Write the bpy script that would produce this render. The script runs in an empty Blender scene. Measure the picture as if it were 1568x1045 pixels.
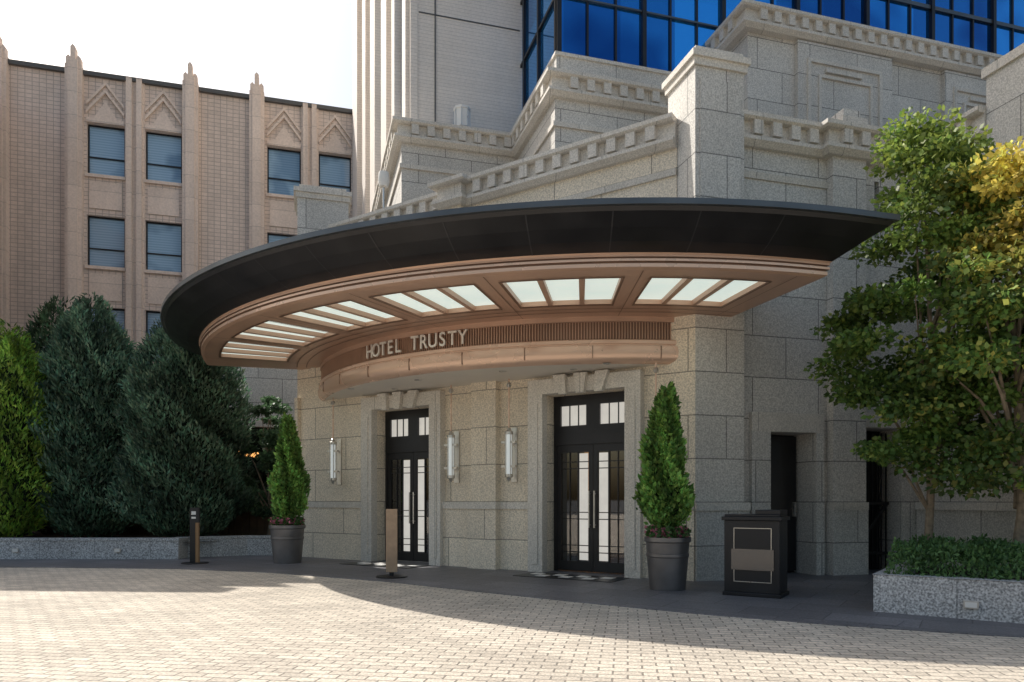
import bpy, bmesh, math, random
import numpy as np
from mathutils import Vector, Matrix
random.seed(7); rng=np.random.default_rng(7)
TH=math.radians(16.0); c=math.cos(TH); s=math.sin(TH)
def W(a,b): return (a*c-b*s, a*s+b*c)
scene=bpy.context.scene
# ------------------------------------------------------------ materials
def newmat(name):
    m=bpy.data.materials.new(name); m.use_nodes=True
    nt=m.node_tree; b=nt.nodes["Principled BSDF"]; return m,nt,b
def N(nt,t,**k):
    n=nt.nodes.new(t)
    for kk,v in k.items(): setattr(n,kk,v)
    return n
def simple(name,col,rough=.5,metal=0,emis=None,es=0,var=0.0,vscale=3,bump=0):
    m,nt,b=newmat(name)
    b.inputs['Base Color'].default_value=(*col,1); b.inputs['Roughness'].default_value=rough; b.inputs['Metallic'].default_value=metal
    if emis: b.inputs['Emission Color'].default_value=(*emis,1); b.inputs['Emission Strength'].default_value=es
    if var>0:
        tc=N(nt,'ShaderNodeTexCoord'); no=N(nt,'ShaderNodeTexNoise'); no.inputs['Scale'].default_value=vscale; no.inputs['Detail'].default_value=6
        nt.links.new(tc.outputs['Object'],no.inputs['Vector'])
        mr=N(nt,'ShaderNodeMapRange'); mr.inputs['From Min'].default_value=.3; mr.inputs['From Max'].default_value=.7
        mr.inputs['To Min'].default_value=1-var; mr.inputs['To Max'].default_value=1+var
        nt.links.new(no.outputs['Fac'],mr.inputs['Value'])
        mx=N(nt,'ShaderNodeMix',data_type='RGBA',blend_type='MULTIPLY'); mx.inputs[0].default_value=1
        mx.inputs[6].default_value=(*col,1); nt.links.new(mr.outputs[0],mx.inputs[7]); nt.links.new(mx.outputs[2],b.inputs['Base Color'])
        mr2=N(nt,'ShaderNodeMapRange'); mr2.inputs['To Min'].default_value=max(0,rough-.12); mr2.inputs['To Max'].default_value=min(1,rough+.12)
        nt.links.new(no.outputs['Fac'],mr2.inputs['Value']); nt.links.new(mr2.outputs[0],b.inputs['Roughness'])
        if bump:
            bp=N(nt,'ShaderNodeBump'); bp.inputs['Strength'].default_value=bump; bp.inputs['Distance'].default_value=.01
            nt.links.new(no.outputs['Fac'],bp.inputs['Height']); nt.links.new(bp.outputs[0],b.inputs['Normal'])
    return m
def stone(name,col,bw=1.3,bh=.695,mort=.008,speck=.35,sscale=60,vo=.135,uo=0,offset=.5,jd=.55,stain=.15,blockvar=.08,rough=.75,bump=.25,rot=0):
    m,nt,b=newmat(name); L=nt.links.new
    uv=N(nt,'ShaderNodeUVMap'); mp=N(nt,'ShaderNodeMapping'); mp.inputs['Location'].default_value=(uo,vo,0); mp.inputs['Rotation'].default_value=(0,0,rot)
    L(uv.outputs[0],mp.inputs[0])
    br=N(nt,'ShaderNodeTexBrick'); br.offset=offset; br.inputs['Scale'].default_value=1
    br.inputs['Brick Width'].default_value=bw; br.inputs['Row Height'].default_value=bh; br.inputs['Mortar Size'].default_value=mort
    br.inputs['Mortar Smooth'].default_value=.3
    c1=[x*(1-blockvar) for x in col]; c2=[min(1,x*(1+blockvar)) for x in col]
    br.inputs['Color1'].default_value=(*c1,1); br.inputs['Color2'].default_value=(*c2,1); br.inputs['Mortar'].default_value=(*[x*jd for x in col],1)
    L(mp.outputs[0],br.inputs['Vector'])
    tc=N(nt,'ShaderNodeTexCoord')
    n1=N(nt,'ShaderNodeTexNoise'); n1.inputs['Scale'].default_value=sscale; n1.inputs['Detail'].default_value=2; L(tc.outputs['Object'],n1.inputs['Vector'])
    m1=N(nt,'ShaderNodeMapRange'); m1.inputs['From Min'].default_value=.35; m1.inputs['From Max'].default_value=.65; m1.inputs['To Min'].default_value=1-speck; m1.inputs['To Max'].default_value=1+speck; L(n1.outputs['Fac'],m1.inputs['Value'])
    n2=N(nt,'ShaderNodeTexNoise'); n2.inputs['Scale'].default_value=.6; n2.inputs['Detail'].default_value=5
    mp2=N(nt,'ShaderNodeMapping'); mp2.inputs['Scale'].default_value=(1.6,1.6,.45); L(tc.outputs['Object'],mp2.inputs[0]); L(mp2.outputs[0],n2.inputs['Vector'])
    m2=N(nt,'ShaderNodeMapRange'); m2.inputs['From Min'].default_value=.3; m2.inputs['From Max'].default_value=.7; m2.inputs['To Min'].default_value=1-stain; m2.inputs['To Max'].default_value=1+stain; L(n2.outputs['Fac'],m2.inputs['Value'])
    mu=N(nt,'ShaderNodeMath',operation='MULTIPLY'); L(m1.outputs[0],mu.inputs[0]); L(m2.outputs[0],mu.inputs[1])
    mx=N(nt,'ShaderNodeMix',data_type='RGBA',blend_type='MULTIPLY'); mx.inputs[0].default_value=1; L(br.outputs['Color'],mx.inputs[6]); L(mu.outputs[0],mx.inputs[7])
    L(mx.outputs[2],b.inputs['Base Color']); b.inputs['Roughness'].default_value=rough
    ad=N(nt,'ShaderNodeMath',operation='MULTIPLY_ADD'); L(br.outputs['Fac'],ad.inputs[0]); ad.inputs[1].default_value=-1.2; L(n1.outputs['Fac'],ad.inputs[2])
    bp=N(nt,'ShaderNodeBump'); bp.inputs['Strength'].default_value=bump; bp.inputs['Distance'].default_value=.01; L(ad.outputs[0],bp.inputs['Height']); L(bp.outputs[0],b.inputs['Normal'])
    return m
M={}
M['granite']=stone('granite_grey',(.58,.555,.515),speck=.25,sscale=42,stain=.09,jd=.36,mort=.010,bump=.12)
M['granw']=stone('granite_warm',(.74,.655,.53),bw=1.9,speck=.24,sscale=42,blockvar=.05,stain=.08,jd=.38,mort=.010,bump=.12)
M['trim']=stone('granite_trim',(.64,.60,.54),bw=1.6,bh=30,speck=.18,sscale=42,mort=.008,blockvar=.03,stain=.1,bump=.1)
M['tile']=stone('tower_tile',(.78,.71,.64),bw=3.2,bh=.09,mort=.006,speck=.05,sscale=20,offset=0,jd=.74,blockvar=.03,bump=.12,stain=.06)
M['deco']=stone('pink_tile',(.72,.61,.54),bw=.24,bh=.16,mort=.014,speck=.05,sscale=12,offset=0,jd=.60,blockvar=.06,stain=.08,bump=.12)
M['decop']=stone('pink_stone',(.76,.645,.565),bw=30,bh=.9,mort=.012,speck=.07,sscale=14,offset=0,jd=.7,blockvar=.04,stain=.1,bump=.08)
M['kerb']=stone('kerb_granite',(.47,.465,.46),bw=1.2,bh=10,vo=3,speck=.5,sscale=45,mort=.008)
M['apron']=stone('apron_granite',(.16,.155,.165),bw=.9,bh=.6,speck=.25,sscale=50,mort=.008,blockvar=.16,rough=.5,rot=.57,jd=.5)
M['paver']=stone('brick_pavers',(.60,.525,.43),bw=.22,bh=.11,mort=.009,speck=.2,sscale=40,blockvar=.14,rot=.16,jd=.42,stain=.13,rough=.85,bump=.5)
M['asphalt']=simple('asphalt',(.07,.07,.07),.9,var=.15)
M['black']=simple('black_metal',(.028,.028,.031),.38,.5,var=.2,vscale=2)
M['seam']=simple('fascia_joint',(.06,.06,.065),.45,.5)
M['rim']=simple('dark_zinc',(.11,.12,.13),.35,.7,var=.2,vscale=1.2)
M['copper']=simple('copper_panel',(.55,.36,.265),.38,.3,var=.09,vscale=1.5)
M['copperd']=simple('copper_dark',(.22,.135,.095),.45,.4,var=.1,vscale=2)
M['copperl']=simple('copper_pale',(.73,.51,.39),.28,.35,var=.06,vscale=1.2)
M['soff']=simple('white_soffit',(.76,.71,.64),.7,var=.03)
M['lite']=simple('glowing_frosted_glass',(.6,.68,.64),.15,emis=(.80,.93,.87),es=.64,var=.12,vscale=1.5)  # emission stands in for daylight coming through the canopy glass
M['tube']=simple('lantern_glass',(.7,.74,.72),.12,emis=(.9,.96,.98),es=.28)
M['strip']=simple('glowing_pane',(.5,.49,.45),.06,emis=(1,.95,.87),es=.42,var=.2,vscale=3)  # on the door leaves this glow stands in for the reflected bright plaza
M['steel']=simple('brushed_steel',(.6,.58,.55),.3,.85,var=.05)
M['pot']=simple('pewter_pot',(.21,.2,.2),.4,.7,var=.15,vscale=4)
M['bronze']=simple('bronze_letters',(.85,.82,.76),.3,.4)
M['wood']=simple('wood_board',(.46,.31,.2),.5,var=.15,vscale=8)
M['gold']=simple('gold_sign',(.30,.17,.08),.45,.1,var=.2)
M['soil']=simple('soil',(.05,.035,.025),.95,var=.3,vscale=20)
M['white']=simple('white_panel',(.8,.78,.74),.5)
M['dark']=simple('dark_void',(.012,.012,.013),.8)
M['floor']=simple('lobby_floor',(.4,.28,.18),.25,var=.2)
M['lobby']=simple('lobby_wall',(.16,.10,.06),.6,var=.2)
M['warm']=simple('warm_glow',(1,.7,.4),.5,emis=(1,.45,.12),es=1.3)
M['cover']=simple('coping_dark',(.10,.10,.10),.6)
M['plate']=simple('grey_plate',(.16,.15,.145),.25,.6,var=.1)
M['fence']=simple('fence_brown',(.14,.09,.06),.7,var=.2,vscale=5)
M['bark']=simple('bark',(.26,.205,.15),.9,var=.35,vscale=14,bump=.8)
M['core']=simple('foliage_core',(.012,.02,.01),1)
def glassmat(name,tint,base,fres=1.5,rough=.02):
    m,nt,b=newmat(name); L=nt.links.new
    nt.nodes.remove(b); out=nt.nodes['Material Output']
    tr=N(nt,'ShaderNodeBsdfTransparent'); tr.inputs[0].default_value=(*base,1)
    gl=N(nt,'ShaderNodeBsdfGlossy'); gl.inputs['Color'].default_value=(*tint,1); gl.inputs['Roughness'].default_value=rough
    fr=N(nt,'ShaderNodeFresnel'); fr.inputs[0].default_value=fres
    mx=N(nt,'ShaderNodeMixShader'); L(fr.outputs[0],mx.inputs[0]); L(tr.outputs[0],mx.inputs[1]); L(gl.outputs[0],mx.inputs[2]); L(mx.outputs[0],out.inputs[0])
    return m
M['dglass']=glassmat('door_glass',(1,1,1),(.55,.55,.55),2.2)
def blueglass():
    m,nt,b=newmat('blue_curtain_glass'); L=nt.links.new
    b.inputs['Metallic'].default_value=.85; b.inputs['Roughness'].default_value=.04
    uv=N(nt,'ShaderNodeUVMap'); br=N(nt,'ShaderNodeTexBrick'); br.offset=0; br.inputs['Scale'].default_value=1; br.inputs['Brick Width'].default_value=1.4; br.inputs['Row Height'].default_value=3.3; br.inputs['Mortar Size'].default_value=0
    br.inputs['Color1'].default_value=(.015,.13,.42,1); br.inputs['Color2'].default_value=(.05,.42,1,1)
    L(uv.outputs[0],br.inputs['Vector'])
    no=N(nt,'ShaderNodeTexNoise'); no.inputs['Scale'].default_value=.35; L(uv.outputs[0],no.inputs['Vector'])
    cr=N(nt,'ShaderNodeValToRGB'); cr.color_ramp.elements[0].position=.42; cr.color_ramp.elements[0].color=(.4,.5,.62,1); cr.color_ramp.elements[1].position=.54; L(no.outputs['Fac'],cr.inputs[0])
    mx=N(nt,'ShaderNodeMix',data_type='RGBA',blend_type='MULTIPLY'); mx.inputs[0].default_value=1; L(br.outputs['Color'],mx.inputs[6]); L(cr.outputs[0],mx.inputs[7])
    L(mx.outputs[2],b.inputs['Base Color'])
    return m
M['blue']=blueglass()
def winmat():
    m,nt,b=newmat('window_with_blinds'); L=nt.links.new
    uv=N(nt,'ShaderNodeUVMap'); wv=N(nt,'ShaderNodeTexWave',bands_direction='Y'); wv.inputs['Scale'].default_value=3.1
    no=N(nt,'ShaderNodeTexNoise'); no.inputs['Scale'].default_value=.55; L(uv.outputs[0],no.inputs['Vector'])
    L(uv.outputs[0],wv.inputs['Vector'])
    cr=N(nt,'ShaderNodeValToRGB'); cr.color_ramp.elements[0].position=.0; cr.color_ramp.elements[0].color=(.24,.40,.58,1); cr.color_ramp.elements[1].color=(.34,.52,.70,1)
    L(wv.outputs['Fac'],cr.inputs[0])
    mx=N(nt,'ShaderNodeMix',data_type='RGBA',blend_type='MULTIPLY'); mx.inputs[0].default_value=.8
    c2=N(nt,'ShaderNodeValToRGB'); c2.color_ramp.elements[0].position=.38; c2.color_ramp.elements[0].color=(.45,.53,.62,1); c2.color_ramp.elements[1].position=.46; L(no.outputs['Fac'],c2.inputs[0])
    L(cr.outputs[0],mx.inputs[6]); L(c2.outputs[0],mx.inputs[7]); L(mx.outputs[2],b.inputs['Base Color'])
    b.inputs['Roughness'].default_value=.06; b.inputs['IOR'].default_value=1.7
    return m
M['win']=winmat()
def leafmat(name):
    m,nt,b=newmat(name); L=nt.links.new
    at=N(nt,'ShaderNodeAttribute'); at.attribute_name='lc'
    b.inputs['Roughness'].default_value=.5; L(at.outputs['Color'],b.inputs['Base Color'])
    tr=N(nt,'ShaderNodeBsdfTranslucent'); L(at.outputs['Color'],tr.inputs[0])
    mx=N(nt,'ShaderNodeMixShader'); mx.inputs[0].default_value=.42; L(b.outputs[0],mx.inputs[1]); L(tr.outputs[0],mx.inputs[2]); L(mx.outputs[0],nt.nodes['Material Output'].inputs[0])
    return m
M['leaf']=leafmat('foliage')
# ------------------------------------------------------------ mesh builder
def nrm(x,y):
    l=math.hypot(x,y); return (x/l,y/l)
class MB:
    def __init__(s_): s_.v=[]; s_.f=[]; s_.m=[]; s_.mats=[]
    def mi(s_,k):
        if k not in s_.mats: s_.mats.append(k)
        return s_.mats.index(k)
    def add(s_,vs,fs,k):
        o=len(s_.v); s_.v+= [tuple(p) for p in vs]; i=s_.mi(k)
        for f in fs: s_.f.append([o+q for q in f]); s_.m.append(i)
    def poly(s_,pts,k): s_.add(pts,[list(range(len(pts)))],k)
    def prism(s_,pts,z0,z1,k,bottom=True):
        n=len(pts); vs=[(p[0],p[1],z0) for p in pts]+[(p[0],p[1],z1) for p in pts]
        fs=[[i,(i+1)%n,n+(i+1)%n,n+i] for i in range(n)]+[list(range(n,2*n))]
        if bottom: fs.append(list(range(n))[::-1])
        s_.add(vs,fs,k)
    def seg(s_,p0,p1,s0,s1,o0,o1,z0,z1,k):
        d=nrm(p1[0]-p0[0],p1[1]-p0[1]); n=(d[1],-d[0])
        P=lambda q,o:(p0[0]+d[0]*q+n[0]*o,p0[1]+d[1]*q+n[1]*o)
        s_.prism([P(s0,o0),P(s0,o1),P(s1,o1),P(s1,o0)],z0,z1,k)
    def segpoly(s_,p0,p1,pts,o0,o1,k):
        d=nrm(p1[0]-p0[0],p1[1]-p0[1]); n=(d[1],-d[0]); m=len(pts)
        vs=[(p0[0]+d[0]*q+n[0]*o,p0[1]+d[1]*q+n[1]*o,z) for o in (o0,o1) for q,z in pts]
        fs=[list(range(m)),list(range(m,2*m))[::-1]]+[[i,(i+1)%m,m+(i+1)%m,m+i] for i in range(m)]
        s_.add(vs,fs,k)
    def sweep(s_,path,prof,k,closed_prof=True):
        n=len(path); rows=[]
        for i,p in enumerate(path):
            ns=[]
            if i>0: d=nrm(p[0]-path[i-1][0],p[1]-path[i-1][1]); ns.append((d[1],-d[0]))
            if i<n-1: d=nrm(path[i+1][0]-p[0],path[i+1][1]-p[1]); ns.append((d[1],-d[0]))
            if len(ns)==2:
                mx,my=nrm(ns[0][0]+ns[1][0],ns[0][1]+ns[1][1]); co=mx*ns[0][0]+my*ns[0][1]; mx/=co; my/=co
            else: mx,my=ns[0]
            rows.append([(p[0]+mx*o,p[1]+my*o,z) for o,z in prof])
        m=len(prof); vs=[q for r in rows for q in r]; fs=[]
        for i in range(n-1):
            for j in range(m if closed_prof else m-1):
                a=i*m+j; b=i*m+(j+1)%m; fs.append([a,b,b+m,a+m])
        if closed_prof: fs.append(list(range(m))); fs.append([(n-1)*m+j for j in range(m)][::-1])
        s_.add(vs,fs,k)
    def wallopen(s_,p0,p1,z0,z1,ops,depth,k,off=0,back=None,rk=None):
        d=nrm(p1[0]-p0[0],p1[1]-p0[1]); n=(d[1],-d[0]); Ln=math.hypot(p1[0]-p0[0],p1[1]-p0[1])
        P=lambda q,z,o=0:(p0[0]+d[0]*q+n[0]*(o+off),p0[1]+d[1]*q+n[1]*(o+off),z)
        us=sorted({0,Ln}|{o[0] for o in ops}|{o[1] for o in ops}); zs=sorted({z0,z1}|{o[2] for o in ops}|{o[3] for o in ops})
        for i in range(len(us)-1):
            for j in range(len(zs)-1):
                um=(us[i]+us[i+1])/2; zm=(zs[j]+zs[j+1])/2
                if any(o[0]<um<o[1] and o[2]<zm<o[3] for o in ops): continue
                s_.poly([P(us[i],zs[j]),P(us[i+1],zs[j]),P(us[i+1],zs[j+1]),P(us[i],zs[j+1])],k)
        rk=rk or k
        for o in ops:
            a,b,y0,y1=o[:4]
            for (u0,w0,u1,w1) in ((a,y0,a,y1),(b,y1,b,y0),(a,y1,b,y1),(b,y0,a,y0)):
                s_.poly([P(u0,w0),P(u1,w1),P(u1,w1,-depth),P(u0,w0,-depth)],rk)
            if back: s_.poly([P(a,y0,-depth),P(b,y0,-depth),P(b,y1,-depth),P(a,y1,-depth)],back)
    def lathe(s_,cx,cy,prof,k,n=32):
        vs=[];m=len(prof)
        for i in range(n):
            t=2*math.pi*i/n
            for r,z in prof: vs.append((cx+r*math.cos(t),cy+r*math.sin(t),z))
        fs=[[i*m+j,((i+1)%n)*m+j,((i+1)%n)*m+j+1,i*m+j+1] for i in range(n) for j in range(m-1)]
        s_.add(vs,fs,k)
    def tube(s_,pts,rads,k,n=8):
        vs=[];N_=len(pts)
        for i,p in enumerate(pts):
            p=Vector(p); a=Vector(pts[max(0,i-1)]); b=Vector(pts[min(N_-1,i+1)]); t=(b-a).normalized()
            u=t.cross(Vector((0.3,1,.1))).normalized() if abs(t.y)<.9 else t.cross(Vector((1,0,0))).normalized(); w=t.cross(u)
            for j in range(n):
                q=2*math.pi*j/n; vs.append(tuple(p+(u*math.cos(q)+w*math.sin(q))*rads[i]))
        fs=[[i*n+j,i*n+(j+1)%n,(i+1)*n+(j+1)%n,(i+1)*n+j] for i in range(N_-1) for j in range(n)]
        fs.append(list(range(n))); fs.append([(N_-1)*n+j for j in range(n)][::-1])
        s_.add(vs,fs,k)
    def build(s_,name,parent=None,smooth=False,bevel=0):
        me=bpy.data.meshes.new(name); me.from_pydata(s_.v,[],s_.f)
        for k in s_.mats: me.materials.append(M[k])
        me.polygons.foreach_set('material_index',s_.m)
        bm=bmesh.new(); bm.from_mesh(me); bmesh.ops.recalc_face_normals(bm,faces=bm.faces)
        uvl=bm.loops.layers.uv.new('UVMap')
        for f in bm.faces:
            n=f.normal
            if abs(n.z)<.6:
                t=nrm(-n.y,n.x)
                if t[0]<-.001 or (abs(t[0])<=.001 and t[1]<0): t=(-t[0],-t[1])
                for l in f.loops: l[uvl].uv=(l.vert.co.x*t[0]+l.vert.co.y*t[1],l.vert.co.z)
            else:
                for l in f.loops: l[uvl].uv=(l.vert.co.x,l.vert.co.y)
            f.smooth=smooth
        bm.to_mesh(me); bm.free()
        ob=bpy.data.objects.new(name,me); scene.collection.objects.link(ob)
        if parent: ob.parent=parent
        if bevel:
            b=ob.modifiers.new('bev','BEVEL'); b.width=bevel; b.segments=2; b.limit_method='ANGLE'; b.angle_limit=.6
        if smooth:
            e=ob.modifiers.new('es','EDGE_SPLIT'); e.split_angle=.6
        return ob
def empty(name):
    e=bpy.data.objects.new(name,None); scene.collection.objects.link(e); e.empty_display_size=.3; return e
# ------------------------------------------------------------ ground
def sheet(name,pts,z,k):
    m=MB(); m.poly([(p[0],p[1],z) for p in pts],k); return m.build(name)
sheet('ground',[(-700,-700),(700,-700),(700,700),(-700,700)],0,'asphalt')
sheet('plaza_paving',[(-40,-30),(40,-30),(40,45),(-40,45)],.004,'paver')
ap=[(-40,14.0),(-9,13.75),(-6.2,13.45),(-4.2,12.75),(-1.9,11.35),(-.5,10.2),(.9,9.1),(2.2,8.15),(3.3,7.5),(4.6,6.9),(6.5,6.3),(9,5.8),(40,2)]
sheet('sidewalk',ap+[(40,44),(-40,44)],.008,'apron')
m=MB()
m.sweep(ap,[(0,.002),(.0,.014),(.10,.014),(.10,.002)],'apron'); m.build('kerb_edging')
# ------------------------------------------------------------ hotel building
hotel=empty('hotel_building')
A=W(5.94,10.16); B=W(-.19,17.10)
Ld=math.hypot(A[0]-B[0],A[1]-B[1])
doors=[(2.45,3.98),(6.55,8.12)]
m=MB()
m.wallopen(B,A,0,4.3,[(d0,d1,0,3.16) for d0,d1 in doors],.45,'granw')
for a0,a1 in ((0,2.15),(4.25,6.28),(8.39,Ld)):
    m.seg(B,A,a0,a1,0,.07,0,1.12,'granw')
    m.segpoly(B,A,[(a0,1.12),(a1,1.12),(a1,1.25),(a0,1.25)],0,.10,'trim')
m.seg(B,A,4.99,5.55,.0,.16,0,3.6,'granw'); m.seg(B,A,4.95,5.59,.0,.22,0,1.12,'granw'); m.seg(B,A,4.93,5.61,0,.25,1.12,1.253,'trim')
m.seg(B,A,0.02,.12,.0,.1,0,3.6,'granw')
for d0,d1 in doors:
    for q0,q1 in ((d0-.30,d0),(d1,d1+.28)):
        m.seg(B,A,q0,q1,0,.17,0,3.16,'trim')
        m.seg(B,A,q0+.09,q1-.09,.17,.19,.15,3.0,'trim')
    m.seg(B,A,d0-.30,d1+.28,0,.172,3.16,3.42,'trim')
    cm=(d0+d1)/2
    for k_ in (-1,0,1):
        x=cm+k_*.34
        m.segpoly(B,A,[(x-.07+k_*.0,3.12),(x+.07+k_*.0,3.12),(x+.12+k_*.07,3.46),(x-.12+k_*.07,3.46)],.172,.26,'trim')
m.build('entrance_wall',hotel,bevel=0)
m=MB()
d=nrm(A[0]-B[0],A[1]-B[1]); n=(d[1],-d[0])
PD=lambda q,o:(B[0]+d[0]*q+n[0]*o,B[1]+d[1]*q+n[1]*o)
m.seg(B,A,.8,Ld-.4,-5,-4.9,0,4.2,'lobby')
m.seg(B,A,.8,Ld-.4,-4.9,-.46,.0,.03,'floor'); m.seg(B,A,.8,Ld-.4,-4.9,-.46,3.9,4.0,'white')
for q in (2.2,4.6,6.6,8.0): m.seg(B,A,q,q+.5,-4.88,-4.8,.8,2.6,'warm')
m.build('lobby_interior',hotel)
for d0,d1 in doors:
    m=MB(); O=-.33; w=d1-d0; cm=(d0+d1)/2
    def bx(q0,q1,z0,z1,o0=O,o1=O+.08,k='black'): m.seg(B,A,q0,q1,o0,o1,z0,z1,k)
    bx(d0,d0+.06,0.01,3.159); bx(d1-.06,d1,0.01,3.159); bx(d0+.06,d1-.06,3.08,3.159); bx(d0+.06,d1-.06,2.28,2.46,O-.01,O+.1)
    bx(cm-.05,cm+.05,2.46,3.08)
    for q0,q1 in ((d0+.06,cm-.05),(cm+.05,d1-.06)):
        bx(q0,q1,2.46,2.62); bx(q0,q0+.08,2.62,3.08); bx(q1-.08,q1,2.62,3.08); bx(q0+.08,q1-.08,2.98,3.08)
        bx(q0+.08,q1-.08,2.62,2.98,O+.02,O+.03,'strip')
        for f in (.33,.67): x=q0+.08+(q1-q0-.16)*f; bx(x-.008,x+.008,2.62,2.98,O+.03,O+.05)
    for sd,(q0,q1) in ((1,(d0+.06,cm-.004)),(-1,(cm+.004,d1-.06))):
        O2=O+.01; st=.085
        def b2(a_,b_,z0,z1,dd=0,k='black'): m.seg(B,A,a_,b_,O2+dd,O2+.055+dd,z0,z1,k)
        b2(q0,q0+st,.02,2.28); b2(q1-st,q1,.02,2.28); b2(q0+st,q1-st,.02,.2); b2(q0+st,q1-st,2.14,2.28)
        g0,g1=q0+st,q1-st
        m.seg(B,A,g0,g1,O2+.02,O2+.026,.2,2.14,'dglass')
        sx0,sx1=(g1-.19,g1-.02) if sd==1 else (g0+.02,g0+.19)
        m.seg(B,A,sx0,sx1,O2+.03,O2+.036,.22,2.12,'strip')  # glowing strip in place of the plaza's reflection in the glass
        xb=sx0-.02 if sd==1 else sx1+.02
        m.seg(B,A,xb-.012,xb+.012,O2+.027,O2+.05,.2,2.14,'black')
        lo,hi=(g0,xb) if sd==1 else (xb,g1)
        for z in (.36,.48,.95,1.07,1.85,1.97): m.seg(B,A,g0,g1,O2+.037,O2+.048,z-.008,z+.008,'black')
        mm=(lo+hi)/2; m.seg(B,A,mm-.007,mm+.007,O2+.027,O2+.045,.2,2.14,'black')
        hx=q1-.045 if sd==1 else q0+.045
        p=PD(hx,O2+.12); m.tube([(p[0],p[1],.8),(p[0],p[1],1.45)],[.014]*2,'steel')
        for z in (.85,1.4):
            p2=PD(hx,O2+.05); m.tube([(p[0],p[1],z),(p2[0],p2[1],z)],[.009]*2,'steel',6)
    m.build('entrance_door',hotel)
for q in (1.36,4.55,5.87,8.68):
    L_=empty('wall_lantern'); m=MB(); p=PD(q,.20)
    zc=2.12
    m.lathe(p[0],p[1],[(0,zc-.36),(.05,zc-.36),(.05,zc+.36),(0,zc+.36)],'tube',16)
    m.build('glass_tube',L_,smooth=True)
    m=MB()
    for sg in (-1,1):
        m.lathe(p[0],p[1],[(0,zc+sg*.36),(.075,zc+sg*.36),(.075,zc+sg*.41),(.045,zc+sg*.43),(.03,zc+sg*.47),(0,zc+sg*.5)],'steel',16)
    for k_ in range(4):
        an=k_*math.pi/2+.4; x=p[0]+.068*math.cos(an); y=p[1]+.068*math.sin(an)
        m.tube([(x,y,zc-.37),(x,y,zc+.37)],[.008]*2,'steel',6)
    m.seg(B,A,q-.06,q+.06,.001,.03,zc-.5,zc+.5,'steel')
    for z in (zc-.22,zc+.22):
        m.seg(B,A,q-.012,q+.012,.03,.125,z-.012,z+.012,'steel')
        m.seg(B,A,q-.15,q-.06,.17,.23,z-.02,z+.02,'steel'); m.seg(B,A,q+.06,q+.15,.17,.23,z-.02,z+.02,'steel')
    m.build('bracket',L_)
    m=MB(); m.tube([(p[0],p[1],zc+.47),(p[0],p[1],3.50)],[.014]*2,'copperl',8)
    m.lathe(p[0],p[1],[(0,3.33),(.03,3.34),(.05,3.38),(.03,3.42),(0,3.43)],'steel',12); m.build('hanging_rod',L_)
CZ=7.64
def cornice(m,path,z,h=.5,proj=.22,br=True,mat='trim',bsp=.36,bw=.17):
    m.sweep(path,[(-.25,z-.10),(-.25,z),(proj,z),(proj,z-.07),(proj-.04,z-.10)],mat)
    m.sweep(path,[(-.2,z-.36),(-.2,z-.10),(proj-.14,z-.10),(proj-.14,z-.36)],mat)
    m.sweep(path,[(-.2,z-.50),(-.2,z-.36),(proj-.05,z-.36),(proj-.05,z-.42),(proj-.14,z-.50)],mat)
    if br:
        for i in range(len(path)-1):
            p0,p1=path[i],path[i+1]; L_=math.hypot(p1[0]-p0[0],p1[1]-p0[1]); nn=int((L_-.1)/bsp)
            if nn<1: continue
            st=(L_-(nn-1)*bsp)/2
            for j in range(nn):
                q=st+j*bsp; m.seg(p0,p1,q-bw/2,q+bw/2,proj-.14,proj-.035,z-.33,z-.103,mat)
m=MB()
def boxab(m,a0,a1,b0,b1,z0,z1,k): m.prism([W(a0,b0),W(a1,b0),W(a1,b1),W(a0,b1)],z0,z1,k)
boxab(m,5.94,6.83,10.16,11.05,0,8.2,'granite')
boxab(m,5.90,6.87,10.12,11.09,8.2,8.32,'trim'); boxab(m,5.86,6.91,10.08,11.13,8.32,8.42,'trim'); boxab(m,5.95,6.82,10.17,11.04,8.42,8.52,'trim')
boxab(m,5.92,6.86,10.09,10.159,0,1.12,'granite'); boxab(m,5.90,6.88,10.06,10.158,1.12,1.25,'trim')
boxab(m,6.02,6.75,10.135,10.16,5.2,8.0,'granite')
boxab(m,-.19,.95,17.11,18.2,0,8.2,'granite')
boxab(m,-.23,.99,17.07,18.24,8.2,8.32,'trim'); boxab(m,-.27,1.03,17.03,18.28,8.32,8.42,'trim'); boxab(m,-.15,.90,17.15,18.15,8.42,8.52,'trim')
m.build('corner_piers',hotel)
m=MB()
U0=W(.75,17.12); U1=W(5.96,11.02)
UL=math.hypot(U1[0]-U0[0],U1[1]-U0[1]); du=nrm(U1[0]-U0[0],U1[1]-U0[1]); nu=(du[1],-du[0])
Q=lambda q,o:(U0[0]+du[0]*q+nu[0]*o,U0[1]+du[1]*q+nu[1]*o)
sx=UL*.42
pathU=[Q(-.6,-.02),Q(sx,-.02),Q(sx,.38),Q(sx+.45,.38),Q(sx+.45,.22),Q(UL+.2,.22)]
m.sweep(pathU,[(0,4.2),(0,CZ-.5),(-.4,CZ-.5),(-.4,4.2)],'granw')
cornice(m,pathU,CZ)
m.sweep(pathU,[(-.1,CZ-.95),(-.1,CZ-.85),(.06,CZ-.85),(.04,CZ-.95)],'trim')
m.build('parapet_wall',hotel)
m=MB(); R0=W(6.83,10.4); R1=W(10.62,10.4)
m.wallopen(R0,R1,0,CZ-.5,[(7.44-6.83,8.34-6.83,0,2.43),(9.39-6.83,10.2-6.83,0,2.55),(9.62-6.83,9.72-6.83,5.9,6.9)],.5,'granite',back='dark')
def segR(q0,q1,o0,o1,z0,z1,k): m.seg(R0,R1,q0-6.83,q1-6.83,o0,o1,z0,z1,k)
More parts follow.
